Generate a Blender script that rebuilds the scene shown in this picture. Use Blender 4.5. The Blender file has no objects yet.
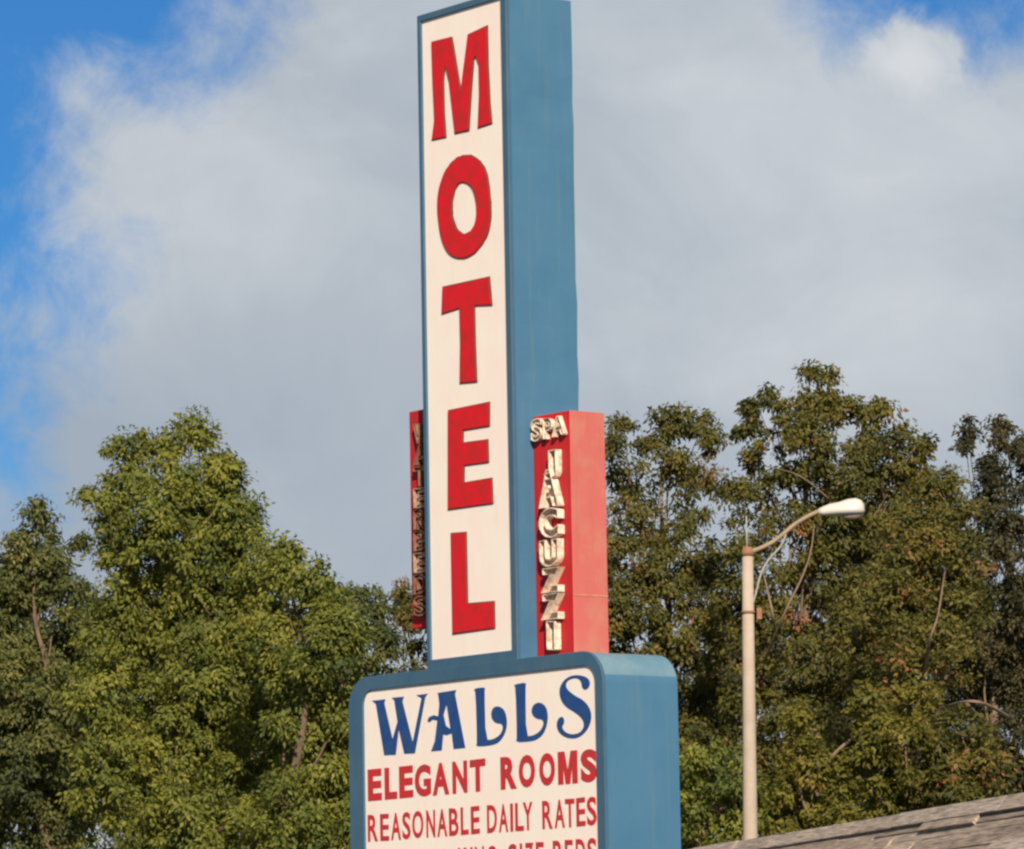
import bpy, math, random
import numpy as np
from mathutils import Vector, Matrix
from mathutils.geometry import tessellate_polygon

random.seed(7); RNG = np.random.default_rng(11)
sc = bpy.context.scene
C = sc.collection
W_, H_ = 1024, 849
# ------------------------------------------------------------------ camera
F = 4780.0
def cam_dir(px, py): return Vector((px - W_/2, -(py - H_/2), -F))
VL, VR = cam_dir(-3150, 1095), cam_dir(6800, 915)
up = VR.normalized().cross(VL.normalized()).normalized()
if up.y < 0: up = -up
fw = Vector((0, 0, -1)); Yc = (fw - up*fw.dot(up)).normalized(); Xc = Yc.cross(up)
M3 = Matrix((Xc, Yc, up))                      # camera space -> world
CAM = Vector((0, 0, 1.6))
def ray(px, py): return (M3 @ cam_dir(px, py)).normalized()
def at(px, py, Y):                              # point at a distance Y in front of the camera
    d = ray(px, py); return CAM + d*(Y/d.y)
def atz(px, py, z):
    d = ray(px, py); return CAM + d*((z - CAM.z)/d.z)
cd = bpy.data.cameras.new('camera'); cam = bpy.data.objects.new('camera', cd); C.objects.link(cam)
cd.sensor_width = 36; cd.lens = F/W_*36; cd.clip_start = 0.1; cd.clip_end = 20000
cam.matrix_world = Matrix.Translation(CAM) @ M3.to_4x4()
sc.camera = cam

# ------------------------------------------------------------------ helpers
class MB:
    def __init__(s): s.v = []; s.f = []; s.m = []; s.smooth = []
    def add(s, vs, fs, mi=0, sm=False):
        o = len(s.v); s.v += [tuple(v) for v in vs]
        for f in fs: s.f.append([o+i for i in f]); s.m.append(mi); s.smooth.append(sm)
    def box(s, x0, x1, y0, y1, z0, z1, mi=0):
        vs = [(x, y, z) for z in (z0, z1) for y in (y0, y1) for x in (x0, x1)]
        s.add(vs, [(0,2,3,1),(4,5,7,6),(0,1,5,4),(2,6,7,3),(0,4,6,2),(1,3,7,5)], mi)
    def tube(s, pts, rad, n=8, mi=0, cap=True):
        pts = [Vector(p) for p in pts]; vs = []; fs = []
        a = Vector((0.3, 0.9, 0.1)).normalized()
        for i, p in enumerate(pts):
            t = (pts[min(i+1, len(pts)-1)] - pts[max(i-1, 0)]).normalized()
            e1 = a - t*a.dot(t)
            if e1.length < 1e-3: e1 = Vector((1, 0, 0)) - t*t.x
            e1.normalize(); a = e1; e2 = t.cross(e1)
            r = rad[i] if hasattr(rad, '__len__') else rad
            for k in range(n):
                w = 2*math.pi*k/n
                vs.append(p + e1*(r*math.cos(w)) + e2*(r*math.sin(w)))
        for i in range(len(pts)-1):
            for k in range(n):
                fs.append((i*n+k, i*n+(k+1) % n, (i+1)*n+(k+1) % n, (i+1)*n+k))
        if cap:
            fs.append(tuple(range(n))[::-1]); fs.append(tuple((len(pts)-1)*n+k for k in range(n)))
        s.add(vs, fs, mi, True)
    def prism(s, loops, y0, y1, mi=0, mside=None):
        """loops of (x,z); front at y0 (towards viewer, -y), back at y1"""
        mside = mi if mside is None else mside
        lv = [[Vector((p[0], p[1], 0)) for p in L] for L in loops]
        tris = tessellate_polygon(lv)
        flat = [p for L in loops for p in L]; n = len(flat)
        vs = [(p[0], y0, p[1]) for p in flat] + [(p[0], y1, p[1]) for p in flat]
        fr = []; bk = []
        for t in tris:
            a, b, c = (Vector((flat[i][0], flat[i][1])) for i in t)
            ccw = (b-a).x*(c-a).y - (b-a).y*(c-a).x
            t = tuple(t) if ccw > 0 else tuple(t[::-1])
            fr.append(t); bk.append(tuple(i+n for i in t[::-1]))
        s.add(vs, fr+bk, mi)
        o = 0; sd = []
        for L in loops:
            k = len(L)
            for i in range(k): sd.append((o+i, o+n+i, o+n+(i+1) % k, o+(i+1) % k))
            o += k
        s.add(vs, sd, mside)
    def build(s, name, mats, parent=None, bevel=0, recalc=True):
        me = bpy.data.meshes.new(name); me.from_pydata(s.v, [], s.f)
        if not isinstance(mats, (list, tuple)): mats = [mats]
        for m in mats: me.materials.append(m)
        me.polygons.foreach_set('material_index', s.m)
        me.polygons.foreach_set('use_smooth', s.smooth)
        me.update()
        if recalc:
            import bmesh
            bm = bmesh.new(); bm.from_mesh(me)
            bmesh.ops.remove_doubles(bm, verts=bm.verts, dist=1e-5)
            bmesh.ops.recalc_face_normals(bm, faces=bm.faces)
            bm.to_mesh(me); bm.free()
        ob = bpy.data.objects.new(name, me); C.objects.link(ob); ob.parent = parent
        if bevel:
            b = ob.modifiers.new('bevel', 'BEVEL'); b.width = bevel; b.segments = 2
            b.limit_method = 'ANGLE'; b.angle_limit = math.radians(50)
        return ob
def tag(o, label=None, cat=None, group=None, kind=None):
    if label: o['label'] = label
    if cat: o['category'] = cat
    if group: o['group'] = group
    if kind: o['kind'] = kind
    return o
def empty(name, loc, rz=0):
    o = bpy.data.objects.new(name, None); C.objects.link(o)
    o.location = loc; o.rotation_euler = (0, 0, rz); o.empty_display_size = .3; return o

# ------------------------------------------------------------------ materials
def mat(name, base, rough=.6, alt=None, nscale=3, nfac=.5, streak=0, streak_col=None, bump=0, bscale=30,
        spec=.4, stretch=(1, 1, 1), lo=.35, hi=.7, metallic=0):
    m = bpy.data.materials.new(name); m.use_nodes = True; nt = m.node_tree; N = nt.nodes; L = nt.links
    b = N['Principled BSDF']; b.inputs['Roughness'].default_value = rough
    b.inputs['Specular IOR Level'].default_value = spec; b.inputs['Metallic'].default_value = metallic
    tc = N.new('ShaderNodeTexCoord'); mp = N.new('ShaderNodeMapping'); mp.inputs['Scale'].default_value = stretch
    L.new(tc.outputs['Object'], mp.inputs['Vector'])
    def noise(scale, det=6, r=.6, vec=None):
        n = N.new('ShaderNodeTexNoise'); n.inputs['Scale'].default_value = scale
        n.inputs['Detail'].default_value = det; n.inputs['Roughness'].default_value = r
        L.new(vec or mp.outputs['Vector'], n.inputs['Vector']); return n
    def ramp(inp, a, c):
        r = N.new('ShaderNodeMapRange'); r.inputs['From Min'].default_value = a; r.inputs['From Max'].default_value = c
        r.interpolation_type = 'SMOOTHSTEP'; L.new(inp, r.inputs['Value']); return r.outputs['Result']
    def mix(fac, A, B):
        x = N.new('ShaderNodeMix'); x.data_type = 'RGBA'
        if hasattr(fac, 'links'): L.new(fac, x.inputs['Factor'])
        else: x.inputs['Factor'].default_value = fac
        for s_, v in ((x.inputs[6], A), (x.inputs[7], B)):
            if isinstance(v, tuple): s_.default_value = (*v, 1)
            else: L.new(v, s_)
        return x.outputs[2]
    col = base
    if alt is not None:
        n = noise(nscale); r = ramp(n.outputs['Fac'], lo, hi)
        mu = N.new('ShaderNodeMath'); mu.operation = 'MULTIPLY'; mu.inputs[1].default_value = nfac; L.new(r, mu.inputs[0])
        col = mix(mu.outputs[0], base, alt)
    if streak:
        m2 = N.new('ShaderNodeMapping'); m2.inputs['Scale'].default_value = (9, 9, .45); L.new(tc.outputs['Object'], m2.inputs['Vector'])
        n = noise(1.6, 5, .65, m2.outputs['Vector']); r = ramp(n.outputs['Fac'], .5, .75)
        mu = N.new('ShaderNodeMath'); mu.operation = 'MULTIPLY'; mu.inputs[1].default_value = streak; L.new(r, mu.inputs[0])
        col = mix(mu.outputs[0], col, streak_col)
    if isinstance(col, tuple): b.inputs['Base Color'].default_value = (*col, 1)
    else: L.new(col, b.inputs['Base Color'])
    if bump:
        n = noise(bscale, 4); bp = N.new('ShaderNodeBump'); bp.inputs['Strength'].default_value = bump
        bp.inputs['Distance'].default_value = .02; L.new(n.outputs['Fac'], bp.inputs['Height']); L.new(bp.outputs['Normal'], b.inputs['Normal'])
    return m
M_blue = mat('blue_paint', (.054,.142,.226), .5, (.044,.128,.212), 1.6, .9, .5, (.090,.165,.185), .15, 5)
M_bluepale = mat('pale_blue_paint', (.095,.185,.24), .65, (.17,.24,.26), 2.2, .9, .5, (.08,.17,.22), .15, 5)
M_bluerim = mat('blue_rim_paint', (.040,.098,.155), .55, (.06,.12,.16), 2.5, .6, .25, (.03,.06,.09), .1, 8)
M_white = mat('sign_white', (.84,.735,.62), .5, (.85,.67,.58), 2.0, .7, .22, (.70,.62,.44), .05, 6)
M_red = mat('red_letter_paint', (.62,.010,.018), .6, (.40,.022,.018), 7, .85, .3, (.36,.03,.02), .1, 14, spec=.15)
M_rededge = mat('dark_letter_edge', (.16,.05,.03), .6, (.08,.05,.03), 9, .7)
M_navy = mat('navy_letter_paint', (.012,.050,.19), .5, (.02,.07,.16), 8, .8)
M_redrow = mat('red_row_paint', (.54,.022,.028), .6, (.34,.05,.04), 11, .8, spec=.2)
M_redbox = mat('red_box_paint', (.47,.014,.018), .65, (.36,.024,.022), 2.2, .7, .3, (.52,.06,.05), spec=.2)
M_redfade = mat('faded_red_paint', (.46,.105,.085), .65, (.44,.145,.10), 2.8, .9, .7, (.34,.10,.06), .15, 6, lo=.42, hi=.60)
M_cream = mat('cream_letter_paint', (.74,.60,.46), .6, (.40,.29,.20), 16, .9, lo=.45, hi=.65)
M_olive = mat('aged_letter_paint', (.20,.07,.045), .7, (.27,.16,.09), 8, .9)
M_litletter = mat('lit_letter_paint', (.42,.30,.21), .7, (.25,.10,.06), 14, .9)  # lighter colour standing in for light on a few left-box letters
M_inner = mat('letter_inner_paint', (.55,.42,.32), .7, (.34,.18,.13), 14, .8)
M_seam = mat('seam_paint', (.52,.20,.13), .7, (.40,.10,.07), 9, .8)
M_conc = mat('lamp_concrete', (.40,.32,.24), .85, (.34,.26,.185), 5, .7, .3, (.33,.25,.18), .2, 40)
M_rust = mat('rusty_steel', (.24,.10,.05), .8, (.30,.18,.10), 7, .8, 0, None, .2, 40)
M_steel = mat('arm_steel', (.30,.20,.12), .6, (.20,.16,.10), 7, .8)
M_galv = mat('galvanised_steel', (.30,.31,.27), .5, (.22,.18,.12), 9, .7)
M_lampw = mat('lamp_white', (.56,.52,.45), .45, (.5,.45,.38), 4, .6)
M_glass = mat('lamp_glass', (.25,.21,.16), .2, (.18,.14,.10), 5, .6)
M_bark = mat('bark', (.17,.11,.065), .9, (.09,.06,.04), 3, .9, 0, None, .4, 20)
M_paleb = mat('pale_bark', (.22,.145,.09), .85, (.12,.075,.05), 2, .9, 0, None, .3, 20)
M_stucco = mat('stucco', (.55,.48,.38), .9, (.48,.41,.32), 2, .6, .2, (.4,.34,.27), .3, 60)
M_asph = mat('asphalt', (.055,.053,.05), .9, (.08,.076,.07), 4, .8, 0, None, .3, 60)
M_soil = mat('dry_grass_soil', (.14,.12,.06), .95, (.09,.10,.04), .3, .9, 0, None, .3, 8)
M_kerb = mat('kerb_concrete', (.36,.34,.31), .9, (.28,.26,.23), 3, .7)
M_line = mat('road_marking', (.70,.68,.62), .7, (.45,.43,.39), 6, .8)
M_dark = mat('dark_window', (.03,.04,.05), .1, None)
M_frame = mat('window_trim', (.60,.56,.48), .6, None)
M_door = mat('door_paint', (.06,.15,.20), .5, (.05,.12,.17), 4, .7)

def leaf_mat(name, stops, rough=.6, trans=.46):
    m = bpy.data.materials.new(name); m.use_nodes = True; nt = m.node_tree; N = nt.nodes; L = nt.links
    b = N['Principled BSDF']; b.inputs['Roughness'].default_value = rough; b.inputs['Specular IOR Level'].default_value = .25
    at_ = N.new('ShaderNodeAttribute'); at_.attribute_name = 'tone'
    r = N.new('ShaderNodeValToRGB'); L.new(at_.outputs['Fac'], r.inputs['Fac'])
    e = r.color_ramp.elements
    while len(e) > 1: e.remove(e[-1])
    e[0].position = stops[0][0]; e[0].color = (*stops[0][1], 1)
    for p, c in stops[1:]: q = e.new(p); q.color = (*c, 1)
    L.new(r.outputs['Color'], b.inputs['Base Color'])
    t = N.new('ShaderNodeBsdfTranslucent'); L.new(r.outputs['Color'], t.inputs['Color'])
    mx = N.new('ShaderNodeMixShader'); mx.inputs[0].default_value = trans
    L.new(b.outputs[0], mx.inputs[1]); L.new(t.outputs[0], mx.inputs[2])
    L.new(mx.outputs[0], N['Material Output'].inputs['Surface']); return m
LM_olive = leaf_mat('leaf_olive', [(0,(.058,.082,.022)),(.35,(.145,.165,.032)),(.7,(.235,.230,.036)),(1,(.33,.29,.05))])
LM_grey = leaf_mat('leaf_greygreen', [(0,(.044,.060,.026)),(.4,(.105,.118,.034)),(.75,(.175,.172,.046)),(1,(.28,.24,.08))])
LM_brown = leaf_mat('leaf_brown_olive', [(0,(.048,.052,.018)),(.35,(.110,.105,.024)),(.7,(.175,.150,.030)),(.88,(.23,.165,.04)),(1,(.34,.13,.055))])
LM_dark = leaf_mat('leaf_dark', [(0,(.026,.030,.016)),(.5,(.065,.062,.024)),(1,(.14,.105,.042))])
LM_lime = leaf_mat('leaf_yellow_green', [(0,(.05,.05,.012)),(.4,(.135,.125,.020)),(.75,(.22,.19,.028)),(1,(.30,.22,.05))])

# ------------------------------------------------------------------ motel sign
SY = 45.0
O = at(517.5, 655, SY)
ang = math.atan2((M3 @ VR).y, (M3 @ VR).x)         # direction of the sign's depth
RZ = ang - math.pi/2
root = empty('motel_sign', (O.x, O.y, 0), RZ)
tag(root, 'tall blue roadside sign with white vertical panel of red letters above a rounded name board', 'sign')
Rinv = Matrix.Rotation(-RZ, 3, 'Z')
def loc_ray(px, py): return Rinv @ ray(px, py)
Cl = Rinv @ (CAM - Vector((O.x, O.y, 0)))
def onf(px, py, y=0.0):                              # pixel -> (x,z) on plane local y
    d = loc_ray(px, py); t = (y - Cl.y)/d.y; p = Cl + d*t; return (p.x, p.z)
def ons(px, py, x=0.0):
    d = loc_ray(px, py); t = (x - Cl.x)/d.x; p = Cl + d*t; return (p.y, p.z)
TW = -sum(onf(a, b)[0] for a, b in ((430, 662), (425.5, 400), (416.5, 30)))/3 + 0
TD = sum(ons(a, b)[0] for a, b in ((571.5, 30), (575, 200), (579, 395)))/3
ZT = onf(416, 18)[1]
print('tower width', TW, 'depth', TD, 'top', ZT, 'bottom', onf(430, 664)[1], onf(517, 655)[1],
      'right edge xs', [round(onf(a, b)[0], 3) for a, b in ((500, 5), (507, 300), (517, 650))])
ZB = onf(517, 655)[1] - .06

# tower cabinet : slightly uneven sheet-metal box
def sheet_box(mb, x0, x1, y0, y1, z0, z1, n, jit, mi=0):
    cs = []
    for i in range(n+1):
        z = z0 + (z1-z0)*i/n
        row = []
        for (x, y) in ((x0, y0), (x1, y0), (x1, y1), (x0, y1)):
            j = jit if 0 < i < n else 0
            row.append((x + random.uniform(-j, j)*(0.4 if y == y0 else 1), y + random.uniform(-j, j)*(0.2 if y == y0 else 1), z))
        cs.append(row)
    vs = [p for r in cs for p in r]; fs = [(3, 2, 1, 0), tuple(n*4+k for k in range(4))]
    for i in range(n):
        for k in range(4): fs.append((i*4+k, i*4+(k+1) % 4, (i+1)*4+(k+1) % 4, (i+1)*4+k))
    mb.add(vs, fs, mi)
mb = MB(); sheet_box(mb, -TW, 0, .03, TD, ZB, ZT, 26, .005)
tower = mb.build('tower_cabinet', [M_blue], root, .008)
rim = MB(); rw = .042
rim.prism([[(-TW-.012, ZB), (.012, ZB), (.012, ZT+.012), (-TW-.012, ZT+.012)],
           [(-TW+rw, ZB+.11), (-TW+rw, ZT-rw-.01), (-rw-.028, ZT-rw-.01), (-rw-.028, ZB+.11)]], -.012, .032)
rim.build('face_frame', [M_bluerim], tower, .005)
pan = MB(); pan.box(-TW+.02, -.02, .012, .026, ZB+.08, ZT-.03); pan.build('face_panel', [M_white], tower)

def traced(loops, org, s, y):
    return [[onf(org[0]+p[0]/s, org[1]+p[1]/s, y) for p in L] for L in loops]
def smooth_loop(L, it=2):                            # Chaikin, for curved letters
    for _ in range(it):
        n = len(L); Q = []
        for i in range(n):
            a, b = L[i], L[(i+1) % n]
            Q += [(a[0]*.75+b[0]*.25, a[1]*.75+b[1]*.25), (a[0]*.25+b[0]*.75, a[1]*.25+b[1]*.75)]
        L = Q
    return L
big = [
 ('M', [[(98,195),(218,165),(228,230),(275,490),(318,150),(432,100),(436,330),(448,560),(460,685),(380,710),(388,500),(385,330),(365,275),(350,300),(335,500),(320,725),(240,745),(205,430),(178,330),(168,430),(172,620),(182,768),(100,785),(116,660),(106,450)]], (415,10), 6.067, 0),
 ('O', [[(290,95),(340,92),(400,140),(435,210),(450,330),(457,450),(442,560),(400,640),(340,700),(265,720),(200,690),(160,610),(140,500),(131,360),(150,260),(190,170),(240,115)],
        [(300,250),(345,280),(370,370),(372,460),(355,530),(320,570),(285,575),(245,540),(222,470),(218,390),(235,300),(265,255)]], (415,140), 6.067, 2),
 ('T', [[(135,165),(415,105),(428,268),(325,275),(330,500),(338,735),(240,745),(243,500),(238,290),(130,325)]], (420,260), 6.067, 0),
 ('E', [[(168,125),(415,75),(415,215),(255,240),(255,322),(405,303),(410,435),(262,455),(262,562),(430,535),(437,685),(168,720)]], (420,390), 6.06, 0),
 ('L', [[(145,78),(228,70),(235,475),(385,465),(390,610),(155,640)]], (425,520), 5.66, 0)]
for ch, loops, org, s, sm in big:
    loops = [smooth_loop(L, sm) if sm else L for L in loops]
    TL = traced(loops, org, s, -.004)
    TB = []
    for li, L in enumerate(TL):                     # dark outline: a slightly larger backing
        ar = sum(L[i][0]*L[(i+1) % len(L)][1]-L[(i+1) % len(L)][0]*L[i][1] for i in range(len(L)))
        sg = (1 if ar > 0 else -1)*(1 if li == 0 else -1); Q = []
        for i in range(len(L)):
            a, b, c = (Vector(L[(i+q) % len(L)]) for q in (-1, 0, 1))
            n1_ = Vector(((b-a).y, -(b-a).x)).normalized(); n2_ = Vector(((c-b).y, -(c-b).x)).normalized()
            nn_ = (n1_+n2_); nn_ = nn_/max(.6, nn_.length_squared/2)/1.0 if nn_.length > .2 else n1_
            q_ = b + nn_*sg*random.uniform(.006, .014); Q.append((q_.x, q_.y))
        TB.append(Q)
    m_ = MB(); m_.prism(TL, -.004, .006, 0, 1); m_.prism(TB, .003, .0118, 1, 1)
    tag(m_.build('letter', [M_red, M_rededge], tower), 'large raised red letter ' + ch + ' on the white panel')

# name cabinet (extruded rounded rectangle)
NX1 = onf(604, 760, -.04)[0]; NX0 = onf(350.5, 800, -.04)[0]
NZ1 = onf(570, 653.5, -.04)[1]; NZ0 = 2.35; ND = ons(680, 800, NX1)[0]
print('name cabinet', NX0, NX1, NZ0, NZ1, ND, 'left top', onf(385, 680, -.04)[1])
def rrect(x0, x1, z0, z1, r, n=8, rb=None):
    rb = r if rb is None else rb; P = []
    for cx, cz, a0, q in ((x1-r, z1-r, 0, r), (x0+r, z1-r, 90, r), (x0+rb, z0+rb, 180, rb), (x1-rb, z0+rb, 270, rb)):
        for k in range(n+1):
            a = math.radians(a0+90*k/n); P.append((cx+q*math.cos(a), cz+q*math.sin(a)))
    return P
mb = MB(); L0 = rrect(NX0, NX1, NZ0, NZ1, .30, 12)
mb.prism([L0], -.01, ND)
name_cab = mb.build('name_cabinet', [M_blue, M_bluepale], root)
for p in name_cab.data.polygons: p.material_index = 1 if p.normal.z > .30 else 0  # upward-facing facets take the paler blue
for p in name_cab.data.polygons: p.use_smooth = abs(p.normal.y) < .5
name_cab.data.set_sharp_from_angle(angle=math.radians(40))
wn = name_cab.modifiers.new('weighted', 'WEIGHTED_NORMAL'); wn.weight = 100; wn.keep_sharp = True
mb = MB(); L1 = rrect(NX0-.008, NX1+.008, NZ0-.008, NZ1+.008, .308, 12)
px1 = onf(597.3, 780, -.04)[0]; px0 = onf(364, 800, -.04)[0]; pz1 = onf(570, 667, -.04)[1]
L2 = rrect(px0, px1, NZ0+.13, pz1, .15, 10)
mb.prism([L1, L2[::-1]], -.045, -.008, 0)
fr = mb.build('face_frame', [M_bluerim], name_cab, .006)
mb = MB(); mb.box(px0-.02, px1+.02, -.022, -.0102, NZ0+.10, pz1+.02); mb.build('face_panel', [M_white], name_cab)

A_ = ((350,645), 6.79); B_ = ((465,660), 7.314)
names = [
 ('W', A_, [[(150,378),(240,368),(232,395),(288,640),(322,520),(300,375),(283,358),(365,350),(355,385),(425,660),(485,360),(450,340),(528,330),(510,355),(440,735),(368,738),(330,570),(310,745),(232,748),(175,400)]], 0),
 ('A', A_, [[(595,325),(720,305),(712,335),(782,698),(703,706),(690,600),(655,612),(632,606),(622,715),(550,722),(575,655),(592,512),(560,506),(540,525),(525,515),(535,490),(568,476),(598,484),(606,400),(600,345)],
            [(655,402),(634,475),(650,548),(682,572)]], 0),
 ('L', B_, [[(62,208),(148,198),(140,225),(150,585),(205,580),(255,550),(278,500),(270,465),(225,462),(195,430),(190,380),(208,345),(245,336),(285,362),(303,415),(306,480),(291,540),(260,590),(225,615),(160,628),(80,632),(88,600),(78,240)]], 1),
 ('L', B_, [[(355,180),(448,162),(440,200),(445,558),(500,552),(550,520),(576,468),(568,435),(525,430),(495,405),(484,368),(500,325),(545,306),(590,338),(606,400),(600,470),(575,540),(530,580),(480,595),(372,602),(380,560),(370,200)]], 1),
 ('S', B_, [[(905,205),(915,160),(890,125),(830,108),(770,115),(720,150),(692,200),(690,250),(705,300),(740,345),(800,380),(850,420),(870,460),(865,500),(835,535),(780,545),(735,530),(710,500),(712,480),(725,460),(722,425),(705,412),(680,430),(668,470),(680,520),(715,555),(770,575),(830,568),(880,530),(915,470),(925,400),(905,340),(860,290),(800,260),(745,215),(735,180),(750,150),(790,132),(830,135),(850,160),(855,200),(875,220)]], 1)]
for ch, (org, s), loops, sm in names:
    loops = [smooth_loop(L, sm) if sm else L for L in loops]
    m_ = MB(); m_.prism(traced(loops, org, s, -.026), -.026, -.0222)
    tag(m_.build('letter', [M_navy], name_cab), 'navy blue painted letter ' + ch + ' on the name board')

# glyphs from the built-in font, normalised to 0..1
_g = {}
def glyph(ch, off):
    k = (ch, off)
    if k in _g: return _g[k]
    if ch == 'M':
        t = .20+off*1.5
        P = [(0,0),(t,0),(t,.52),(.5-t*.42,0),(.5+t*.42,0),(1-t,.52),(1-t,0),(1,0),(1,1),(1-t*1.25,1),(.5,.42),(t*1.25,1),(0,1)]
        tr = tessellate_polygon([[Vector((a, b, 0)) for a, b in P]])
        _g[k] = (P, [list(q) for q in tr], [(i, (i+1) % len(P)) for i in range(len(P))]); return _g[k]
    cu = bpy.data.curves.new('glyph', 'FONT'); cu.body = ch; cu.size = 1; cu.offset = off; cu.fill_mode = 'FRONT'; cu.resolution_u = 4
    ob = bpy.data.objects.new('glyph', cu); C.objects.link(ob); dg = bpy.context.evaluated_depsgraph_get(); dg.update()
    me = bpy.data.meshes.new_from_object(ob.evaluated_get(dg))
    import bmesh
    bm = bmesh.new(); bm.from_mesh(me); bmesh.ops.remove_doubles(bm, verts=bm.verts, dist=1e-5)
    vs = [v.co.copy() for v in bm.verts]; fs = [[v.index for v in f.verts] for f in bm.faces]
    be = [tuple(v.index for v in e.verts) for e in bm.edges if len(e.link_faces) == 1]
    bm.free(); bpy.data.meshes.remove(me); bpy.data.objects.remove(ob); bpy.data.curves.remove(cu)
    x0 = min(v.x for v in vs); x1 = max(v.x for v in vs); y0 = min(v.y for v in vs); y1 = max(v.y for v in vs)
    _g[k] = ([((v.x-x0)/(x1-x0), (v.y-y0)/(y1-y0)) for v in vs], fs, be); return _g[k]
def put_glyph(mb, ch, x0, x1, z0, z1, yf, yb, off=.02, jig=0, mi=0, mside=None, open_front=False):
    v, f, be = glyph(ch, off); n = len(v)
    j = random.uniform(-jig, jig)
    P = [(x0+(x1-x0)*a, z0+(z1-z0)*b+j*a) for a, b in v]
    mb.add([(p[0], yf, p[1]) for p in P] + [(p[0], yb, p[1]) for p in P],
           ([] if open_front else f) + [[i+n for i in q[::-1]] for q in f], mi)
    mb.add([(p[0], yf, p[1]) for p in P] + [(p[0], yb, p[1]) for p in P],
           [(a, b, b+n, a+n) for a, b in be], mi if mside is None else mside)
yp = -.0255
def row(word, spans, ztl, zbl, ztr, zbr, off, label):
    # ztl.. : (px,py) of top-left, bottom-left, top-right, bottom-right of the row
    zt0, zb0, zt1, zb1 = (onf(*q, yp) for q in (ztl, zbl, ztr, zbr))
    m_ = MB()
    for ch, (a, b) in zip(word.replace(' ', ''), spans):
        py = (ztl[1]+zbl[1]+ztr[1]+zbr[1])/4
        xa, xb = onf(a, py, yp)[0], onf(b, py, yp)[0]; xm = (xa+xb)/2
        t = (xm-zt0[0])/(zt1[0]-zt0[0])
        put_glyph(m_, ch, xa, xb, zb0[1]+(zb1[1]-zb0[1])*t, zt0[1]+(zt1[1]-zt0[1])*t, yp, -.0222, off, .004)
    tag(m_.build('lettering', [M_redrow], name_cab, recalc=False), label)
r1 = ((370,769.3),(370,801),(568,751),(568,784))
row('ELEGANT', [(367.6,381.5),(384.4,396.9),(399,413),(414.5,430.8),(432.3,449),(452.3,467.2),(469.8,485.5)], *r1, .045, 'bold red painted word ELEGANT')
row('ROOMS', [(500.5,516.6),(518.8,535),(539.3,555),(558,577.6),(580.8,597)], *r1, .05, 'bold red painted word ROOMS')
r2 = ((372,814.6),(372,841.5),(590,797),(590,825.7))
row('REASONABLE', [(367.6,377.7),(380,388.8),(390.8,400.7),(402.2,410.3),(412.1,423.2),(426.2,435),(437,447),(448.9,458.4),(460.6,468.4),(470.8,479.6)], *r2, .02, 'red painted word REASONABLE')
row('DAILY', [(487,496.8),(498.8,508),(510.3,513),(515.2,523.7),(523,532.6)], *r2, .02, 'red painted word DAILY')
row('RATES', [(542.3,552.5),(554.5,564.7),(565.2,574.7),(576.4,585.5),(587,596.6)], *r2, .02, 'red painted word RATES')
r3 = ((372,854.5),(372,882),(590,838),(590,867))
row('QUEEN', [(367.5,378.5),(381,390.5),(394,402.5),(406,414.5),(418,428)], *r3, .02, 'red painted word QUEEN')
row('&', [(440,450)], *r3, .02, 'red painted ampersand')
row('KING', [(458,468),(470.5,472.6),(475,484),(486.5,496)], *r3, .02, 'red painted word KING')
row('SIZE', [(508,517),(520,522.3),(525,533.5),(536,544)], *r3, .02, 'red painted word SIZE')
row('BEDS', [(553,562),(565,573),(576,585.5),(587.5,596.6)], *r3, .02, 'red painted word BEDS')

# red side cabinets
yb0 = TD*.29; yb1 = None
RX1 = onf(569.5, 410.5, yb0)[0]; RZ1 = onf(569.5, 410, yb0)[1]; yb1 = ons(604.5, 415, RX1)[0]
mb = MB(); sheet_box(mb, .002, RX1, yb0, yb1, NZ1+.012, RZ1, 8, .003)
for i in range(len(mb.m)): pass
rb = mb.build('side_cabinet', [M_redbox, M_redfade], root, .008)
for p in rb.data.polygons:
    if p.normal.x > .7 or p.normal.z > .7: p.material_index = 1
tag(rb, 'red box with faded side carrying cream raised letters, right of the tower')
zs = ons(600, 596, RX1)[1]; m_ = MB(); m_.box(RX1-.002, RX1+.005, yb0+.003, yb1-.003, zs-.007, zs+.007); m_.build('seam', [M_seam], rb)
print('red box', RX1, yb0, yb1, RZ1)
LD = .085                                           # depth of the channel letters
yfr = yb0-LD
def chan(parent, ch, xa, xb, za, zb, yf, yb, m, off, what):
    m_ = MB(); put_glyph(m_, ch, xa, xb, za, zb, yf, yb-.006, off, .012, 1, 0, True)
    o_ = m_.build('letter', [m, M_inner], parent, recalc=False); so_ = o_.modifiers.new('wall', 'SOLIDIFY'); so_.thickness = .011; so_.offset = 0
    tag(o_, what % ch)
sh = 6.0                                            # pixels the raised face lies left of its foot
for ch, xa, xb, ya, yc in (('J',544.5,554,451,479),('A',539,556,470,507),('C',539.5,556.5,508,537),('U',540,556,540,566),
                           ('Z',541.5,557.5,568,592),('Z',541.5,557.5,594,619),('I',547,553,621,649)):
    zt = onf((xa+xb)/2, ya, yfr)[1]; zb = onf((xa+xb)/2, yc, yfr)[1]
    chan(rb, ch, onf(xa-.8, ya, yfr)[0], onf(xb+.8, ya, yfr)[0], zb, zt, yfr, yb0-.001, M_cream, .055, 'cream raised letter %s')
for ch, xa, xb, ya, yc in (('S',530.5,540.5,419.5,441),('P',542.5,551,418,438),('A',551.5,563,417,436)):
    zt = onf((xa+xb)/2, ya, yfr+.03)[1]; zb = onf((xa+xb)/2, yc, yfr+.03)[1]
    chan(rb, ch, onf(xa, ya, yfr+.03)[0], onf(xb, ya, yfr+.03)[0], zb, zt, yfr+.03, yb0-.001, M_cream, .03, 'small cream raised letter %s')
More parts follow.
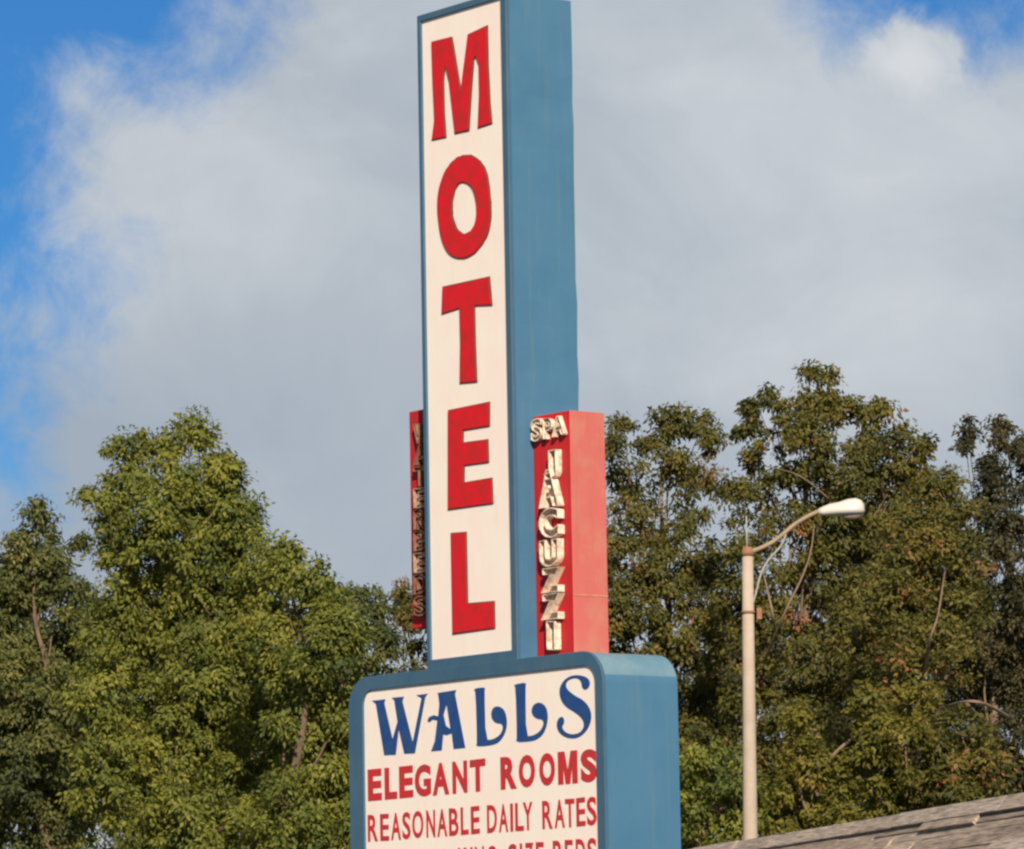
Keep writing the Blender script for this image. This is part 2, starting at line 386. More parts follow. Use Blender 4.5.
# left one
LX0 = onf(410.3, 500, yb0)[0]; LZ1 = onf(411, 411.5, yb0)[1]; LZ0 = onf(411, 629, yb0)[1]
mb = MB(); sheet_box(mb, LX0, -TW-.002, yb0, yb1, LZ0, LZ1, 8, .003)
lb = mb.build('side_cabinet', [M_redbox], root, .008)
tag(lb, 'narrow red box with aged raised letters, left of the tower')
wl = 'WATERBEDS'; n = len(wl)
for i, ch in enumerate(wl):
    yt = 424 + i*(618-424)/n; ybm = yt + (618-424)/n - 2.5
    sl = 'IL'.find(ch)
    chan(lb, ch, onf(411.5, yt, yfr)[0], onf(424.5, yt, yfr)[0], onf(414, ybm, yfr)[1], onf(414, yt, yfr)[1], yfr+.02, yb0-.001,
         M_litletter if i in (3, 6) else M_olive, .03, 'aged raised letter %s')  # two letters coloured lighter, as if catching the light
# posts under the name board
for x in (NX0*.62, NX1-.75*0-.55):
    mb = MB(); mb.box(x-.14, x+.14, ND*.5-.14, ND*.5+.14, 0, NZ0+.01)
    pst = mb.build('support_post', [M_blue], root, .01)
    b2 = MB(); b2.box(x-.24, x+.24, ND*.5-.24, ND*.5+.24, .0, .03); b2.build('base_plate', [M_rust], pst)

# ------------------------------------------------------------------ street lamp
LY = 75.0
pt = at(748, 555, LY); pb = at(750.3, 838, LY)
base = Vector((pb.x + (pb.x-pt.x)/(pt.z-pb.z)*pb.z*.6, LY, 0))
lamp = empty('street_lamp', base)
tag(lamp, 'tall concrete street lamp with curved arm and pale cobra head, right of the motel sign', 'street lamp')
def LL(px, py, dy=0): return at(px, py, LY) - base + Vector((0, dy, 0))
def LZ(x, y): return LL(735+x/7.07, 490+y/7.07)
mb = MB(); top = LL(747.6, 553); mid = LL(750.3, 838)
mb.tube([Vector((0, 0, .0)), mid, top*.5+mid*.5, top], [.148, .118, .103, .088], 12); mb.build('pole', [M_conc], lamp)
mb = MB(); c = LL(747.6, 556); t2 = LL(747.6, 547); mb.tube([c, (c+t2)/2, t2], [.104, .100, .07], 12); mb.build('collar', [M_rust], lamp)
mb = MB(); c = LL(748.2, 613.5); t2 = LL(748.2, 611); mb.tube([c, t2], .112, 12)
mb.build('band', [M_rust], lamp)
mb = MB(); c = LL(758, 613); mb.box(c.x-.02, c.x+.06, c.y-.04, c.y+.04, c.z-.1, c.z+.08); mb.build('bracket', [M_rust], lamp, .005)
mb = MB(); mb.tube([LL(747, 550), LL(746.3, 516)], [.022, .012], 8); mb.build('spike', [M_galv], lamp)
def spline(P, k=4):
    out = []
    for i in range(len(P)-1):
        p0, p1, p2, p3 = P[max(i-1, 0)], P[i], P[i+1], P[min(i+2, len(P)-1)]
        for j in range(k):
            t = j/k; out.append(.5*((2*p1)+(p2-p0)*t+(2*p0-5*p1+4*p2-p3)*t*t+(3*p1-p0-3*p2+p3)*t**3))
    return out+[P[-1]]
arm = spline([LZ(*q) for q in ((85,440),(130,430),(200,402),(270,365),(340,312),(420,245),(500,195),(590,152),(650,138))])
mb = MB(); mb.tube(arm, [.036+.006*(i < 6) for i in range(len(arm))], 8); mb.build('arm', [M_steel], lamp)
br = spline([LZ(*q) for q in ((128,800),(150,720),(185,590),(240,490),(325,395),(360,310))])
mb = MB(); mb.tube(br, .018, 6); mb.build('brace', [M_galv], lamp)
# cobra head: lofted shell
a = LZ(590, 156); b = LZ(915, 140); ax = (b-a); Lh = ax.length; ax.normalize()
sec = [(0,.04,.055,.04),(.10,.07,.085,.06),(.26,.12,.125,.07),(.45,.155,.145,.075),(.65,.185,.185,.085),(.82,.18,.195,.085),(.94,.13,.16,.07),(1.0,.05,.09,.04)]
vs = []; fs = []; n = 16
sidev = Vector((0, 1, 0)); upv = sidev.cross(ax)*-1
if upv.z < 0: upv = -upv
for t, w, h, lo_ in sec:
    for k in range(n):
        w_ = 2*math.pi*k/n; s_ = math.sin(w_)
        vs.append(a + ax*(Lh*t) + sidev*(w*math.cos(w_)) + upv*((h if s_ > 0 else lo_)*s_ + .0))
for i in range(len(sec)-1):
    for k in range(n): fs.append((i*n+k, i*n+(k+1) % n, (i+1)*n+(k+1) % n, (i+1)*n+k))
fs += [tuple(range(n))[::-1], tuple((len(sec)-1)*n+k for k in range(n))]
mb = MB(); mb.add(vs, fs, 0, True); head = mb.build('lamp_head', [M_lampw], lamp)
mb = MB(); g0 = a+ax*(Lh*.48)-upv*.055; g1 = a+ax*(Lh*.93)-upv*.055
pts = [g0+(g1-g0)*t for t in (0,.15,.4,.7,.9,1)]
mb.tube(pts, [.03,.07,.095,.095,.07,.03], 12); gl = mb.build('lamp_glass', [M_glass], head)
mb = MB(); mb.tube([Vector((0,0,-.02)), Vector((0,0,.12))], .3, 16); mb.build('footing', [M_kerb], lamp)

# ------------------------------------------------------------------ motel building with shake roof
ZR = 3.95
Pn = atz(1024, 793.5, ZR); Pf = atz(690, 849.5, ZR)
print('roof', Pn, Pf)
dr = (Pf-Pn).normalized(); nrm = Vector((-dr.y, dr.x, 0));
if nrm.x > 0: nrm = -nrm                             # faces left, towards the forecourt
S0 = Pn - dr*7; S1 = Pf + dr*2.5; Lr = (S1-S0).length
bld = empty('motel_building', (S0.x, S0.y, 0), math.atan2(dr.y, dr.x))
tag(bld, 'low building edge with weathered grey wooden shake roof at lower right', 'building')
# local: x along the eave (away from camera), +y is left of direction
sgn = 1 if (Matrix.Rotation(-math.atan2(dr.y, dr.x), 3, 'Z') @ nrm).y > 0 else -1
def shake_mat():
    m = bpy.data.materials.new('weathered_shake'); m.use_nodes = True; N = m.node_tree.nodes; L = m.node_tree.links
    b = N['Principled BSDF']; b.inputs['Roughness'].default_value = .9
    at_ = N.new('ShaderNodeAttribute'); at_.attribute_name = 'tone'
    r = N.new('ShaderNodeValToRGB'); L.new(at_.outputs['Fac'], r.inputs['Fac']); e = r.color_ramp.elements
    e[0].color = (.15,.115,.085,1); e[1].color = (.66,.55,.42,1); q = e.new(.45); q.color = (.32,.235,.165,1); q = e.new(.85); q.color = (.46,.36,.27,1)
    tc = N.new('ShaderNodeTexCoord'); mp = N.new('ShaderNodeMapping'); mp.inputs['Scale'].default_value = (.55, 11, 11); L.new(tc.outputs['Object'], mp.inputs['Vector'])
    n = N.new('ShaderNodeTexNoise'); n.inputs['Scale'].default_value = 4.2; n.inputs['Detail'].default_value = 7; n.inputs['Roughness'].default_value = .65; L.new(mp.outputs['Vector'], n.inputs['Vector'])
    mr = N.new('ShaderNodeMapRange'); mr.inputs['From Min'].default_value = .3; mr.inputs['From Max'].default_value = .7; mr.inputs['To Min'].default_value = .18; mr.inputs['To Max'].default_value = 1.75; L.new(n.outputs['Fac'], mr.inputs['Value'])
    mx = N.new('ShaderNodeMix'); mx.data_type = 'RGBA'; mx.blend_type = 'MULTIPLY'; mx.inputs['Factor'].default_value = 1
    L.new(r.outputs['Color'], mx.inputs[6]); L.new(mr.outputs['Result'], mx.inputs[7]); L.new(mx.outputs[2], b.inputs['Base Color'])
    bp = N.new('ShaderNodeBump'); bp.inputs['Distance'].default_value = .01; L.new(n.outputs['Fac'], bp.inputs['Height']); L.new(bp.outputs['Normal'], b.inputs['Normal'])
    return m
M_shake = shake_mat()
mb = MB(); tones = []
def slab(mb, o, ex, ey, ez, tone):                   # oriented box
    vs = [o + ex*i + ey*j + ez*k for k in (0, 1) for j in (0, 1) for i in (0, 1)]
    mb.add(vs, [(0,2,3,1),(4,5,7,6),(0,1,5,4),(2,6,7,3),(0,4,6,2),(1,3,7,5)]); tones.extend([tone]*6)
sl = math.radians(52)
down = Vector((0, sgn*math.cos(sl), -math.sin(sl))); out = Vector((0, sgn*math.sin(sl), math.cos(sl)))
courses = 12; cw = .12
for c in range(courses):
    x = -.3; z_off = (c+.25)*cw
    wav = random.uniform(0, 6)
    ct = random.uniform(-.22, .16)
    while x < Lr+.3:
        w = random.uniform(2.0, 6.0); l = cw*1.45 + random.uniform(-.02, .05); th = random.choice((.018, .024, .032, .045))
        sag = .012*math.sin(x*.9+wav)
        o = Vector((x, 0, ZR-.07)) + down*(.06+z_off+sag+random.uniform(-.012,.012)) + out*(.012+th*.2)
        tip = (down*l + out*.018)
        tn = min(1, max(0, random.gauss(.45+ct, .13)));
        if random.random() < .03: tn = .85
        slab(mb, o, Vector((w-.002, 0, 0)), tip, out*th, tn)
        x += w
me_roof = mb.build('roof', [M_shake], bld, recalc=False)
a_ = me_roof.data.attributes.new('tone', 'FLOAT', 'FACE'); a_.data.foreach_set('value', tones)
# underlay body of roof + flat top
mb = MB(); e = down*(courses*cw+.1)
ya = 0; yb_ = -sgn*9.0
prof = [(0, ZR-.075), (e.y, ZR-.075+e.z), (e.y-sgn*.08, ZR-.075+e.z-.02), (-sgn*.0+(-sgn*.4), ZR-.075+e.z-.02), (-sgn*.4, ZR-.16), (yb_, ZR-.16), (yb_, ZR-.09)]
vs = [(x, y, z) for x in (-.3, Lr+.3) for (y, z) in prof]; k = len(prof)
fs = [(i, (i+1) % k, k+(i+1) % k, k+i) for i in range(k)]+[tuple(range(k))[::-1], tuple(range(k, 2*k))]
mb.add(vs, fs); mb.build('roof_deck', [mat('roof_felt', (.10,.09,.08), .95, (.06,.055,.05), 3, .7)], bld)
# ridge cap boards
mb = MB(); tones = []; x = -.3
while x < Lr+.3:
    w = random.uniform(1.4, 2.6); t = random.uniform(.3, .75); w = min(w, Lr+.35-x)
    j = random.uniform(-.006, .006)
    slab(mb, Vector((x, 0, ZR-.035+j)) - out*.0 + Vector((0, -sgn*.14, 0)), Vector((w-.01, 0, 0)), Vector((0, sgn*.17, 0)), Vector((0, 0, .032)), min(1, t+.35))
    slab(mb, Vector((x, 0, ZR-.035+j)) + out*.03, Vector((w-.01, 0, 0)), down*.20, out*.028, t)
    x += w
cp = mb.build('ridge_cap', [M_shake], bld, recalc=False)
a_ = cp.data.attributes.new('tone', 'FLOAT', 'FACE'); a_.data.foreach_set('value', tones)
# walls with openings pieces, doors, windows under the eave
zw = ZR-.12+e.z + .10; wy = -sgn*.42
mb = MB(); mb.box(0, Lr, min(wy, wy-sgn*8.3), max(wy, wy-sgn*8.3), 0, zw); mb.build('wall', [M_stucco], bld)
for i in range(4):
    xw = 2.2 + i*4.6
    y0, y1 = sorted((wy, wy+sgn*.05))
    m_ = MB(); m_.box(xw, xw+.95, *sorted((wy+sgn*.002, wy+sgn*.04)), 0, 2.05); d_ = m_.build('door', [M_door], bld, .006)
    m_ = MB(); m_.tube([Vector((xw+.85, wy+sgn*.04, 1.0)), Vector((xw+.85, wy+sgn*.10, 1.0))], .03, 8); m_.build('handle', [M_galv], d_)
    m_ = MB(); m_.prism([[(xw+1.5, .95), (xw+3.1, .95), (xw+3.1, 2.05), (xw+1.5, 2.05)], [(xw+1.57, 1.02), (xw+1.57, 1.98), (xw+3.03, 1.98), (xw+3.03, 1.02)]], wy+sgn*.06, wy+sgn*.002)
    w_ = m_.build('window', [M_frame], bld, .004)
    m_ = MB(); m_.box(xw+1.56, xw+3.04, *sorted((wy+sgn*.012, wy+sgn*.02)), 1.01, 1.99); m_.build('pane', [M_dark], w_)

# ------------------------------------------------------------------ ground
def sheet(name, m, x0, x1, y0, y1, z):
    mb = MB(); mb.add([(x0,y0,z),(x1,y0,z),(x1,y1,z),(x0,y1,z)], [(0,1,2,3)]); return tag(mb.build(name, [m], recalc=False), kind='structure')
sheet('ground', M_soil, -3000, 3000, -3000, 6000, -.02)
sheet('parking_lot', M_asph, -40, 45, 30, 82, -.012)
sheet('road', M_asph, -400, 400, 8, 22, -.012)
mb = MB(); mb.box(-400, 400, 22, 22.16, -.02, .12); mb.box(-400, 400, 7.84, 8, -.02, .12); tag(mb.build('kerb', [M_kerb]), kind='structure')
mb = MB(); mb.box(-400, 400, 22.16, 24.2, -.02, .11); mb.box(-400, 400, -10, 7.84, -.02, .11); tag(mb.build('pavement', [M_kerb]), kind='structure')
mb = MB()
for i in range(-30, 31):
    mb.add([(i*6,14.93,-.006),(i*6+3,14.93,-.006),(i*6+3,15.07,-.006),(i*6,15.07,-.006)], [(0,1,2,3)])
tag(mb.build('road_marking', [M_line], recalc=False), kind='structure')

random.seed(23)
# ------------------------------------------------------------------ trees
def unit(a): return a/np.maximum(np.linalg.norm(a, axis=1, keepdims=True), 1e-9)
def leaves_mesh(name, cen, rad, tone, per, size, m, parent, off, face, droop=.7):
    """kite-shaped leaves round cluster centres"""
    K = len(cen); n = int(K*per)
    idx = RNG.integers(0, K, n)
    g = unit(RNG.normal(size=(n, 3)))*(RNG.random((n, 1))**.62)
    g[:, 2] *= .8
    p = cen[idx] + g*rad[idx][:, None]
    # leaves point outward of their tuft and hang down
    d = g*1.0 + RNG.normal(size=(n, 3))*.45; d[:, 2] -= droop; d = unit(d)
    w = unit(np.cross(d, unit(g)+face[idx]*.9+RNG.normal(size=(n, 3))*.42))
    l = (size*RNG.uniform(.6, 1.25, n))[:, None]; ww = l*RNG.uniform(.16, .30, n)[:, None]
    v = np.empty((n, 4, 3)); v[:, 0] = p-d*l*.5; v[:, 1] = p+w*ww-d*l*.08; v[:, 2] = p+d*l*.5; v[:, 3] = p-w*ww-d*l*.08
    v = v.reshape(-1, 3) - np.array(off)
    me = bpy.data.meshes.new(name); me.vertices.add(4*n); me.vertices.foreach_set('co', v.ravel())
    me.loops.add(4*n); me.loops.foreach_set('vertex_index', np.arange(4*n, dtype=np.int32))
    me.polygons.add(n); me.polygons.foreach_set('loop_start', np.arange(0, 4*n, 4, dtype=np.int32))
    me.polygons.foreach_set('loop_total', np.full(n, 4, dtype=np.int32)); me.update(calc_edges=True)
    t = np.clip(tone[idx] + RNG.normal(size=n)*.13, 0, 1)
    a = me.attributes.new('tone', 'FLOAT', 'FACE'); a.data.foreach_set('value', t.astype(np.float32))
    me.materials.append(m)
    ob = bpy.data.objects.new(name, me); C.objects.link(ob); ob.parent = parent; return n
tot = 0
PXM = F
def tree(Y, basepx, lobes, m, label, name='tree', bark=None, size=.128, dens=1.9, per=105, cr=.37, tone0=.45, droop=.7,
         cat='tree', group='tall trees behind the sign', trunk_r=.20, extra=()):
    global tot
    bark = bark or M_bark
    b = at(basepx, 900, Y); b = Vector((b.x, Y, 0))
    root_ = empty(name, b); tag(root_, label, cat, group)
    cen = []; rad = []; ton = []; fc = []; mb = MB(); LC = []
    for lb_ in lobes:
        px, py, r = lb_[:3]; dn = lb_[3] if len(lb_) > 3 else 1.0
        R = r*Y/PXM
        if px > 600 and py < 475 and cat == 'tree': r *= 1; lb_ = (px, py, r, (lb_[3] if len(lb_) > 3 else 1.0)*.85)
        dn = lb_[3] if len(lb_) > 3 else 1.0
        dep = random.uniform(-1, 1)*R*1.1 + (lb_[4] if len(lb_) > 4 else 0)
        c = at(px, py, Y+dep); LC.append((c, R, dn, px, py))
    # trunk up to the highest lobe
    hi = max(LC, key=lambda q: q[0].z)[0]
    T = [b + Vector((0, 0, -.1))]; nseg = 9
    for i in range(1, nseg+1):
        t = i/nseg; q = Vector((b.x+(hi.x-b.x)*t**1.5, b.y+(hi.y-b.y)*t**1.5+.5*math.sin(3.1*t), hi.z*t*.93))
        q += Vector((random.uniform(-1, 1), random.uniform(-1, 1), 0))*.30*(1 if i < nseg else 0); T.append(q)
    rr = [trunk_r*(1-.93*i/nseg)+.008 for i in range(nseg+1)]
    mb.tube([q-b for q in spline(T, 3)], list(np.interp(np.arange(len(T)*3-2)/3, range(nseg+1), rr)), 9)
    for c, R, dn, px_, py_ in LC:
        zt = max(.6, c.z - random.uniform(1.2, 2.6) - .25*abs(c.x-b.x)); k = min(nseg, max(0, zt/hi.z*nseg)); i = int(min(k, nseg-1)); f_ = k-i
        s = T[i].lerp(T[i+1], f_); r0 = max(.022, (trunk_r*(1-.88*k/nseg))*.33)
        mid_ = s.lerp(c, .5) + Vector((random.uniform(-.3, .3), random.uniform(.1, .8), random.uniform(-.35, .15)))
        P = spline([s, mid_, c], 4)
        mb.tube([q-b for q in P], [r0*(1-.7*j/len(P)) for j in range(len(P))], 6)
        nk = max(3, int(dn*dens*5.5*R*R/(cr*cr)*.62 + 3))
        u = unit(RNG.normal(size=(nk, 3))); rr_ = RNG.random(nk)**.42*np.where(RNG.random(nk) < .12, 1.25, 1)
        P_ = u*rr_[:, None]*R; P_[:, 2] *= 1.05
        q = np.array(c) + P_
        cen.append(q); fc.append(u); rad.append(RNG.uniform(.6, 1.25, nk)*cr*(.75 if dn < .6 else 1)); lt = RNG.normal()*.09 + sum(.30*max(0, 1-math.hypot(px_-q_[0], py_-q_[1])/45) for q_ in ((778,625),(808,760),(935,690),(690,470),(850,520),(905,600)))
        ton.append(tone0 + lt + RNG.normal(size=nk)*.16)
        for j in range(min(nk, int(3+R*5))):            # twigs
            e_ = Vector(q[j]); mm = c.lerp(e_, .5)+Vector((0, 0, -.1))
            mb.tube([c-b, mm-b, e_-b], [.022, .014, .006], 4)
    for seg, r in extra:
        P = spline([at(x, y, Y-dy)-b for x, y, dy in seg], 4)
        mb.tube(P, [r*(1-.6*j/len(P)) for j in range(len(P))], 6)
    mb.build('trunk', [bark], root_, recalc=False)
    cen = np.vstack(cen); rad = np.concatenate(rad); ton = np.concatenate(ton)
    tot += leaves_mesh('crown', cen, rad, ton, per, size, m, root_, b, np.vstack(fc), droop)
    return root_

# left group
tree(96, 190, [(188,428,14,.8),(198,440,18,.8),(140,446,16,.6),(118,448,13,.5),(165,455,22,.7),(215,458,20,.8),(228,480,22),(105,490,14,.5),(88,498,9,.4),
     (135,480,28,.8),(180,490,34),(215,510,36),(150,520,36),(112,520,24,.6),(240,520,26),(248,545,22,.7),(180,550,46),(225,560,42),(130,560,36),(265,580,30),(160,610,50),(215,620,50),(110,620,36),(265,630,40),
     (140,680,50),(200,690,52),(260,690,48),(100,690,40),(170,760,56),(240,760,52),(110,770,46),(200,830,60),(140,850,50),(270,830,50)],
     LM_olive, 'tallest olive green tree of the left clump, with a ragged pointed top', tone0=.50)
tree(102, 40, [(36,512,11,.6),(40,528,16,.7),(25,548,22),(52,556,20,.7),(15,570,26),(75,545,10,.5),(45,590,32),(5,600,30),(72,600,26,.8),(25,640,42),(65,650,38),(5,690,44),(50,710,46),(90,720,36),
     (20,760,50),(70,790,50),(-25,740,50),(25,835,55),(-30,660,40),(-30,820,50)],
     LM_grey, 'shorter grey green tree at the left edge of the left clump', tone0=.52)
tree(92, 290, [(272,556,15,.6),(290,548,10,.5),(285,572,24,.8),(312,580,18,.8),(325,592,16,.7),(300,605,32),(335,612,22),(280,640,36),(325,650,36),(350,640,20),(300,700,44),(345,705,36),(310,765,46),(345,790,40),(290,820,46),(350,860,44),(380,740,36),(380,820,40)],
     LM_olive, 'sloping olive tree just left of the blue name board', tone0=.46)
tree(112, 372, [(345,598,11,.6),(362,600,17,.8),(352,622,26),(378,606,13,.5),(380,630,22),(370,665,34),(352,690,40),(395,720,50),(380,790,50),(440,740,50),(450,820,60)],
     LM_grey, 'distant green tree behind the left shoulder of the name board', tone0=.48, dens=1.5)
tree(118, 430, [(402,592,10,.5),(410,606,15,.7),(405,622,14,.7),(428,620,22),(445,615,26),(412,648,11,.6),(440,680,40),(480,640,40),(500,700,50),(460,760,60),(520,790,60),(540,650,40)],
     LM_brown, 'distant brownish tree behind the foot of the tower', tone0=.5, dens=1.4)
# right group
tree(104, 655, [(622,428,12,.6),(616,450,16,.8),(640,445,13,.6),(662,420,14,.9),(675,428,20,1),(700,432,17,.9),(712,448,12,.7),(628,480,24,.7),(665,470,28),(698,480,22,.7),(640,520,32,.8),(690,530,30,.8),(615,560,30,.8),(660,575,40),
     (705,570,34),(625,620,42),(680,640,46),(720,630,32),(640,690,50),(700,710,50),(600,680,50),(660,770,56),(715,790,50),(610,770,56),(680,850,60),(580,590,40),(560,660,50)],
     LM_brown, 'brownish green tree right behind the red box', bark=M_paleb, tone0=.45, dens=1.5, extra=[(((735,680,2),(728,640,2.2),(727,625,2.2)),.09)])
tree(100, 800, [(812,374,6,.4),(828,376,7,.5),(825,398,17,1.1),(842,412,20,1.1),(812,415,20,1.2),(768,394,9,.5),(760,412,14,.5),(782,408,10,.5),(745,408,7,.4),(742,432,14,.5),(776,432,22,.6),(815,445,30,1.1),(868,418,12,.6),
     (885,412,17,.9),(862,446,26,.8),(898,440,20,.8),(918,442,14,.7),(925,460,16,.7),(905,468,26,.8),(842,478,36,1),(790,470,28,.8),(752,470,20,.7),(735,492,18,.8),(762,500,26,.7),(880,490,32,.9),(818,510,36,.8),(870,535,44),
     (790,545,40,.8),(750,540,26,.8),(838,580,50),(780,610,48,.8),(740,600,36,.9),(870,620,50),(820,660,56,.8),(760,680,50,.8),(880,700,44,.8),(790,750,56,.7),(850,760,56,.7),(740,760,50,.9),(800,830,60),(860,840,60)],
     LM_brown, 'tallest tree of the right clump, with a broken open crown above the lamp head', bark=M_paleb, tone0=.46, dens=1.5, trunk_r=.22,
     extra=[(((765,660,1.5),(785,612,2.9),(803,575,2.6),(812,545,1.5),(815,510,0)),.03),(((776,640,1.0),(772,610,2.6),(760,560,.5)),.035),
            (((815,800,3),(830,760,3.4),(850,740,3.4)),.06),(((830,500,1),(800,476,1.5),(765,466,.5)),.02)])
tree(94, 940, [(948,488,16,.9),(930,500,22,1.1),(955,515,24,1.1),(905,520,24,1),(935,540,34,1.1),(965,555,26,1),(900,570,36,1),(945,590,42,1.1),(975,600,28,.8),(890,620,40),(935,650,44,1),(900,690,40,.9)],
     LM_brown, 'rounded rusty olive tree right of the lamp head', bark=M_paleb, tone0=.56, per=110, size=.115, droop=.3,
     extra=[(((922,690,1),(930,640,3.0),(938,615,2.6),(945,570,.5)),.035),(((1010,718,1),(985,704,3.8),(962,702,3.9),(930,712,1)),.04),(((966,703,3.8),(985,722,3.0)),.03)])
tree(110, 1010, [(968,430,10,.6),(966,448,9,.5),(1003,424,11,.8),(1000,440,12,.6),(1018,450,16,.7),(985,468,14,.6),(1005,480,26,.8),(1030,470,30),(978,500,20,.6),(1010,530,34,.8),(985,560,32,.6),(1025,590,44),(995,620,40,.8),(1035,660,50),(1000,690,44,.8),(1020,760,50,.8),(975,760,40,.7),(1060,560,50),(1070,700,60),(1040,820,60),(970,830,50)],
     LM_dark, 'dark sparse tree at the right edge behind the wooden roof', bark=M_paleb, tone0=.5, dens=1.5)
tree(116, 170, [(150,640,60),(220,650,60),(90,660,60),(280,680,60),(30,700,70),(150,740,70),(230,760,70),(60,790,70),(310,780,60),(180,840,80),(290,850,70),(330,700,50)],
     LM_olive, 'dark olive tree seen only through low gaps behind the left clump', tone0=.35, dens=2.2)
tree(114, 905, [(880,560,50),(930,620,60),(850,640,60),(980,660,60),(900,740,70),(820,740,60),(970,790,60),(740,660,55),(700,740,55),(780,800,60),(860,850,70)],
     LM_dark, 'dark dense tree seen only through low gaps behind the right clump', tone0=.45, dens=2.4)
# shrubs in front of the right group
for bp, lobes, m, lab, tn in (
    (895, [(865,700,16),(880,725,24),(910,705,20),(905,740,28),(870,765,28),(930,745,22),(905,785,32),(940,790,24),(880,810,30),(925,690,10,.6)], LM_lime, 'yellow green shrub above the roof, left of the dead branch', .55),
    (825, [(800,745,18),(815,770,26),(790,790,28),(840,790,24),(815,820,34),(850,825,30),(800,720,10,.6)], LM_lime, 'small yellowish shrub just right of the lamp post', .45),
    (720, [(705,760,26),(735,790,28),(700,810,34),(740,835,34),(690,780,26)], LM_olive, 'leafy bush between the name board and the lamp post', .42),
    (965, [(960,735,26),(985,760,26),(950,775,32),(985,800,30),(940,820,36),(1000,830,34)], LM_brown, 'dull olive rounded bush directly over the roof', .45)):
    tree(86, bp, lobes, m, lab, name='shrub', size=.13, dens=1.3, per=90, tone0=tn, cat='shrub', group='shrubs under the right trees', trunk_r=.10, cr=.32, bark=M_paleb, droop=.4)
print('leaves', tot)

# ------------------------------------------------------------------ light
EL = math.radians(30); hx, hy = .12, -.99
sd = Vector((hx, hy, 0)).normalized()*math.cos(EL) + Vector((0, 0, math.sin(EL)))
su = bpy.data.lights.new('sun', 'SUN'); su.energy = 4.2; su.angle = math.radians(.6); su.color = (1, .90, .76)
so = bpy.data.objects.new('sun', su); C.objects.link(so); so.rotation_euler = sd.to_track_quat('Z', 'Y').to_euler(); so.location = (10, -20, 30)

w = bpy.data.worlds.new('World'); sc.world = w; w.use_nodes = True; N = w.node_tree.nodes; L = w.node_tree.links; N.clear()
out_ = N.new('ShaderNodeOutputWorld'); bg = N.new('ShaderNodeBackground'); bg.inputs['Strength'].default_value = .1; L.new(bg.outputs[0], out_.inputs[0])
sky = N.new('ShaderNodeTexSky'); sky.sky_type = 'NISHITA'; sky.sun_disc = False; sky.sun_elevation = EL
sky.sun_rotation = math.atan2(sd.x, sd.y); sky.air_density = 1.0; sky.dust_density = .1; sky.ozone_density = 3.0
tc = N.new('ShaderNodeTexCoord')
def math_(op, a, b=None, c=None, clamp=False):
    n = N.new('ShaderNodeMath'); n.operation = op; n.use_clamp = clamp
    for i, v in enumerate((a, b, c)):
        if v is None: continue
        if hasattr(v, 'links'): L.new(v, n.inputs[i])
        else: n.inputs[i].default_value = v
    return n.outputs[0]
nz = N.new('ShaderNodeVectorMath'); nz.operation = 'NORMALIZE'; L.new(tc.outputs['Generated'], nz.inputs[0])
sp = N.new('ShaderNodeSeparateXYZ'); L.new(nz.outputs[0], sp.inputs[0])
az = math_('ARCTAN2', sp.outputs['X'], sp.outputs['Y']); el = math_('ARCSINE', sp.outputs['Z'])
def azel(px, py):
    d = ray(px, py); return math.atan2(d.x, d.y), math.asin(d.z)
def noise_w(scale, det=8, rough=.55, dist=0, stretch=(1, 1, 1), loc=(0, 0, 0)):
    mp = N.new('ShaderNodeMapping'); mp.inputs['Scale'].default_value = stretch; mp.inputs['Location'].default_value = loc; L.new(nz.outputs[0], mp.inputs['Vector'])
    n = N.new('ShaderNodeTexNoise'); n.inputs['Scale'].default_value = scale; n.inputs['Detail'].default_value = det
    n.inputs['Roughness'].default_value = rough; n.inputs['Distortion'].default_value = dist; L.new(mp.outputs[0], n.inputs['Vector']); return n.outputs['Fac']
def blob(px, py, rx, ry):                            # soft lobe of cloud/clear sky by direction, 1 in the middle, 0 at the rim
    a0, e0 = azel(px, py); ra, re = rx/F, ry/F
    dx = math_('DIVIDE', math_('SUBTRACT', az, a0), ra); dy = math_('DIVIDE', math_('SUBTRACT', el, e0), re)
    d = math_('SQRT', math_('ADD', math_('MULTIPLY', dx, dx), math_('MULTIPLY', dy, dy))); return math_('SUBTRACT', 1, d)
def mrange(v, a, b, c=0, d=1):
    n = N.new('ShaderNodeMapRange'); n.interpolation_type = 'SMOOTHSTEP'; L.new(v, n.inputs['Value'])
    for k, x in (('From Min', a), ('From Max', b), ('To Min', c), ('To Max', d)): n.inputs[k].default_value = x
    return n.outputs['Result']
clear = blob(-95, 165, 205, 335)
for b_ in ((60, -60, 205, 185), (960, -90, 185, 160), (-200, -250, 400, 300), (1250, -150, 260, 260)):
    clear = math_('MAXIMUM', clear, blob(*b_))
puff = mrange(math_('ADD', blob(912, 56, 60, 52), math_('MULTIPLY', math_('SUBTRACT', noise_w(70, 7, .6, .6), .5), 1.6)), -.1, .9)          # bright cumulus head in the right-hand gap
n1 = noise_w(17, 9, .6, .7); n2 = noise_w(60, 7, .65, .5)
nn = math_('ADD', math_('MULTIPLY', math_('SUBTRACT', n1, .5), 1.5), math_('MULTIPLY', math_('SUBTRACT', n2, .5), .8))
field = math_('SUBTRACT', math_('ADD', clear, nn), math_('MULTIPLY', puff, .9))
mask = mrange(field, -.28, .46, 1, 0)                # 1 = cloud
# rest of the sky dome: broken cloud
broken = mrange(noise_w(2.2, 6, .55, .5, (1, 1, 2)), .45, .62)
infront = mrange(math_('MAXIMUM', blob(512, 350, 1500, 900), -1), 0, .25)
mx = N.new('ShaderNodeMix'); L.new(infront, mx.inputs[0]); L.new(broken, mx.inputs[2]); L.new(mask, mx.inputs[3]); maskf = mx.outputs[0]
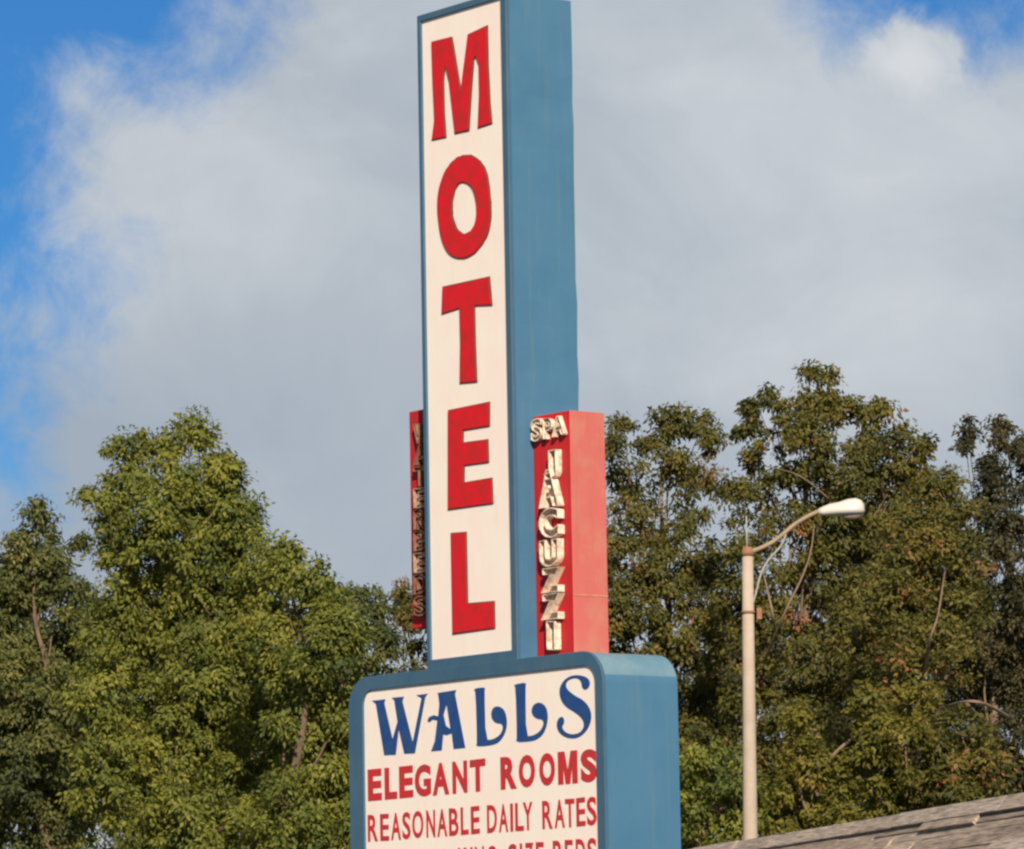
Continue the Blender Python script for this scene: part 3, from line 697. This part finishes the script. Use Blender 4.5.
# cloud tone
tone = math_('ADD', math_('MULTIPLY', noise_w(13, 7, .55, .6, (1, 1, 1.5), (3, 1, 2)), .62), math_('MULTIPLY', noise_w(40, 6, .55, .8, (1, 1, 1), (5, 2, 1)), .16))
tone = math_('ADD', tone, math_('MULTIPLY', mrange(blob(150, 170, 330, 260), 0, 1), .22))
tone = math_('ADD', tone, math_('MULTIPLY', mrange(blob(830, 200, 420, 330), 0, 1), .20))
tone = math_('SUBTRACT', math_('ADD', tone, math_('MULTIPLY', puff, .18)), .08)
tone = math_('ADD', tone, math_('MULTIPLY', mrange(blob(930, 330, 330, 230), 0, 1), .10))
tone = math_('SUBTRACT', tone, math_('MULTIPLY', mrange(blob(150, 470, 500, 260), 0, 1), .22))
cr_ = N.new('ShaderNodeValToRGB'); L.new(tone, cr_.inputs[0]); e = cr_.color_ramp.elements
e[0].position = .10; e[0].color = (.36,.42,.50, 1); e[1].position = .62; e[1].color = (.62,.655,.695, 1)
q = e.new(.34); q.color = (.45,.50,.56, 1); q = e.new(.85); q.color = (.80,.80,.80, 1)
sc_ = N.new('ShaderNodeVectorMath'); sc_.operation = 'SCALE'; sc_.inputs['Scale'].default_value = 6.2; L.new(cr_.outputs[0], sc_.inputs[0])
tint = N.new('ShaderNodeMix'); tint.data_type = 'RGBA'; tint.blend_type = 'MULTIPLY'; tint.inputs[0].default_value = 1
L.new(sky.outputs[0], tint.inputs[6]); tint.inputs[7].default_value = (.115, .30, .49, 1)
cm = N.new('ShaderNodeMix'); cm.data_type = 'RGBA'; L.new(maskf, cm.inputs[0]); L.new(tint.outputs[2], cm.inputs[6]); L.new(sc_.outputs[0], cm.inputs[7])
L.new(cm.outputs[2], bg.inputs['Color'])

# ------------------------------------------------------------------ render settings
sc.render.engine = 'CYCLES'
sc.view_settings.view_transform = 'Standard'; sc.view_settings.look = 'None'; sc.view_settings.gamma = 1
sc.view_settings.exposure = .7; sc.view_settings.use_curve_mapping = False
sc.cycles.filter_width = 2.5
sc.cycles.max_bounces = 6; sc.cycles.transparent_max_bounces = 4
